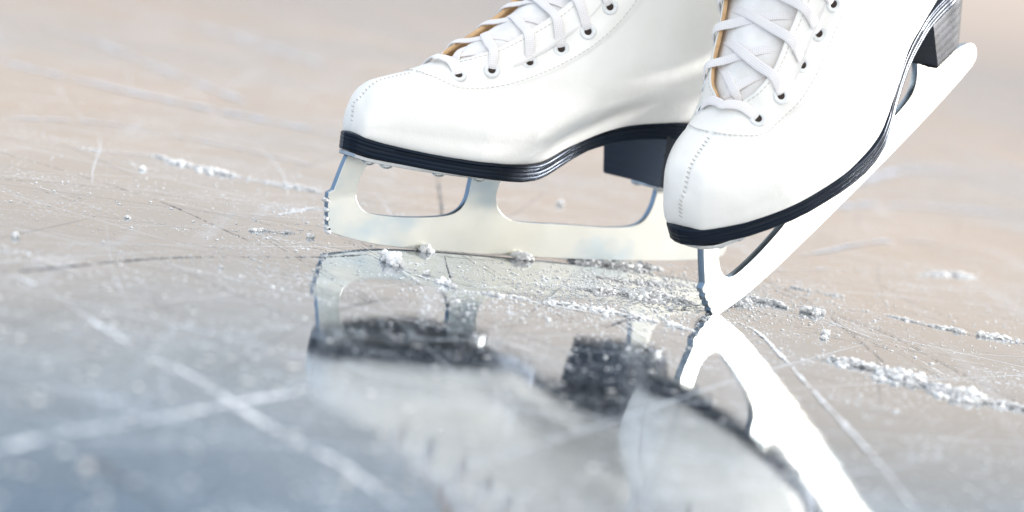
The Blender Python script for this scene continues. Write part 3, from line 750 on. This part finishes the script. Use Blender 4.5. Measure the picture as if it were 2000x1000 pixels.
# grains on the ice that nobody could count
def crumbs():
    mb = MB()
    V0 = np.array([(1,0,-.3),(-.5,.87,-.3),(-.5,-.87,-.3),(0,0,1.)])
    O8 = np.array([(1,0,0),(0,1,0),(-1,0,0),(0,-1,0),(0,0,.8),(0,0,-.4)]); F8 = [(0,1,4),(1,2,4),(2,3,4),(3,0,4),(1,0,5),(2,1,5),(3,2,5),(0,3,5)]
    def put(g, r, fl):
        a = random.uniform(0, 6.28); ca, sa = math.cos(a), math.sin(a)
        e = random.uniform(.6, 1.7)
        Q = O8*np.array([r*e, r/e, r*fl])*(1+rng.uniform(-.3, .3, (6, 3)))
        Q = np.stack([g[0]+Q[:, 0]*ca-Q[:, 1]*sa, g[1]+Q[:, 0]*sa+Q[:, 1]*ca, np.maximum(Q[:, 2]+r*fl*.3, .05)], 1)
        mb.add(Q, F8)
    clusters = [((1180,580),170,26,3000),((1250,555),110,14,1500),((1420,600),110,20,1100),((900,540),240,30,600),((640,440),120,50,260),((1650,620),220,60,700),((1850,700),200,80,300),((300,420),280,90,420),((560,440),160,50,300),((1300,640),170,40,350),((1000,620),300,80,260)]
    for (c, sx, sy, n) in clusters:
        for _ in range(n):
            px, py = c[0]+random.gauss(0, sx), c[1]+random.gauss(0, sy)
            if py < 150+px*.16: continue
            put(ground(px, py), random.choice((.2, .3, .4, .5, .8))*random.uniform(.6, 1.5), random.uniform(.3, .8))
    for _ in range(1500):
        x = random.uniform(-420, 620); y = random.uniform(430, 1900)
        put((x, y), random.uniform(.3, 1.2)*(1+.5*(random.random() < .05)), random.uniform(.15, .5))
    for _ in range(90):
        x = random.uniform(-230, 40); y = random.uniform(440, 700)
        put((x, y), random.uniform(1.2, 2.8), random.uniform(.06, .15))
    for _ in range(1100):
        x = random.uniform(-250, 250); y = random.uniform(430, 760)
        put((x, y), random.uniform(.35, 1.7)*random.random()+.3, random.uniform(.08, .3))
    o = link('snow_grains', mb.v, mb.f, M_SNOW); o['label'] = 'fine grains of scraped snow strewn over the ice'; o['category'] = 'snow'; o['kind'] = 'stuff'
crumbs()

# snow packed between the teeth of the flat toe pick
mb = MB()
for (x, z, r) in [(-1.5,22.4,1.7),(-.9,22.0,1.4),(-.8,17.3,1.6),(-.2,12.9,1.5),(.6,8.6,1.4),(1.8,6.4,1.5)]:
    for k in range(3):
        mb2 = MB(); lump(mb2, (0, 0, 50), r*random.uniform(.6, .95), .9, ICO2, .3)
        mb.add([(v[0]+x+random.uniform(-.3,.3), v[1]+(k-1)*1.2, v[2]-50+z) for v in mb2.v], mb2.f)
o = link('packed_snow', mb.v, mb.f, M_SNOW); tag(o, 'bits of snow stuck between the teeth of the flat toe pick', 'snow')
o.location = skL.location; o.rotation_euler = skL.rotation_euler

# ------------------------------------------------------------------ light
SUN_DIR = Vector((.91, .36, .22)).normalized()      # towards the sun: right, a little behind, low
wd = bpy.data.worlds.new('World'); sc.world = wd; wd.use_nodes = True; nt = wd.node_tree; L = nt.links.new
bg = nt.nodes['Background']; tc = nt.nodes.new('ShaderNodeTexCoord').outputs['Generated']
sp = nt.nodes.new('ShaderNodeSeparateXYZ'); L(tc, sp.inputs[0])
nz = noise(nt, tc, 2.2, 3)
el = math_(nt, 'ADD', sp.outputs['Z'], math_(nt, 'MULTIPLY_ADD', nz, .08, -.04), clamp=True)
skyb = ramp(nt, el, [(0, (.62, .565, .54)), (.05, (.92, .79, .70)), (.11, (1.06, .92, .81)), (.17, (.90, .84, .79)), (.22, (.66, .71, .75)), (.30, (.34, .47, .62)), (.42, (.42, .55, .72)), (.62, (1.4, 1.45, 1.5)), (1, (1.6, 1.62, 1.65))])
skyf = ramp(nt, el, [(0, (.95, 1.0, 1.05)), (.25, (1.62, 1.62, 1.60)), (1, (1.72, 1.72, 1.67))])  # unseen sky behind the camera, brightened to light the boot fronts
side = math_(nt, 'MULTIPLY_ADD', sp.outputs['Y'], -2.2, .0, clamp=True)
sm = N(nt, 'ShaderNodeMix', data_type='RGBA'); L(side, sm.inputs[0]); L(skyb, sm.inputs[6]); L(skyf, sm.inputs[7])
bf = math_(nt, 'MULTIPLY_ADD', sp.outputs['X'], -3.0, -1.3, clamp=True)
sb = N(nt, 'ShaderNodeMix', data_type='RGBA'); L(bf, sb.inputs[0]); L(sm.outputs[2], sb.inputs[6]); sb.inputs[7].default_value = (.52, .70, .95, 1); skyc = sb.outputs[2]
warm = math_(nt, 'MULTIPLY', math_(nt, 'MULTIPLY_ADD', sp.outputs['X'], .5, .35, clamp=True), math_(nt, 'SUBTRACT', 1.0, math_(nt, 'MULTIPLY', sp.outputs['Z'], 3.0), clamp=True))
wm = N(nt, 'ShaderNodeMix', data_type='RGBA', blend_type='ADD'); wm.inputs[0].default_value = 1
wr = N(nt, 'ShaderNodeMix', data_type='RGBA', blend_type='MULTIPLY'); wr.inputs[0].default_value = 1
cmb = nt.nodes.new('ShaderNodeCombineColor'); 
for i in range(3): L(math_(nt, 'MULTIPLY', warm, (.10, .08, .055)[i]), cmb.inputs[i])
L(skyc, wm.inputs[6]); L(cmb.outputs[0], wm.inputs[7]); L(wm.outputs[2], bg.inputs['Color']); bg.inputs['Strength'].default_value = 1.0
sl = bpy.data.lights.new('sun', 'SUN'); so = bpy.data.objects.new('sun', sl); col.objects.link(so)
sl.energy = 5.5; sl.angle = math.radians(3); sl.color = (1, .97, .93)
so.rotation_euler = SUN_DIR.to_track_quat('Z', 'Y').to_euler(); so.location = SUN_DIR*3

sc.view_settings.view_transform = 'Standard'; sc.view_settings.look = 'None'; sc.view_settings.exposure = 0
sc.render.engine = 'CYCLES'; sc.cycles.use_denoising = True; sc.cycles.max_bounces = 8
sc.render.film_transparent = False
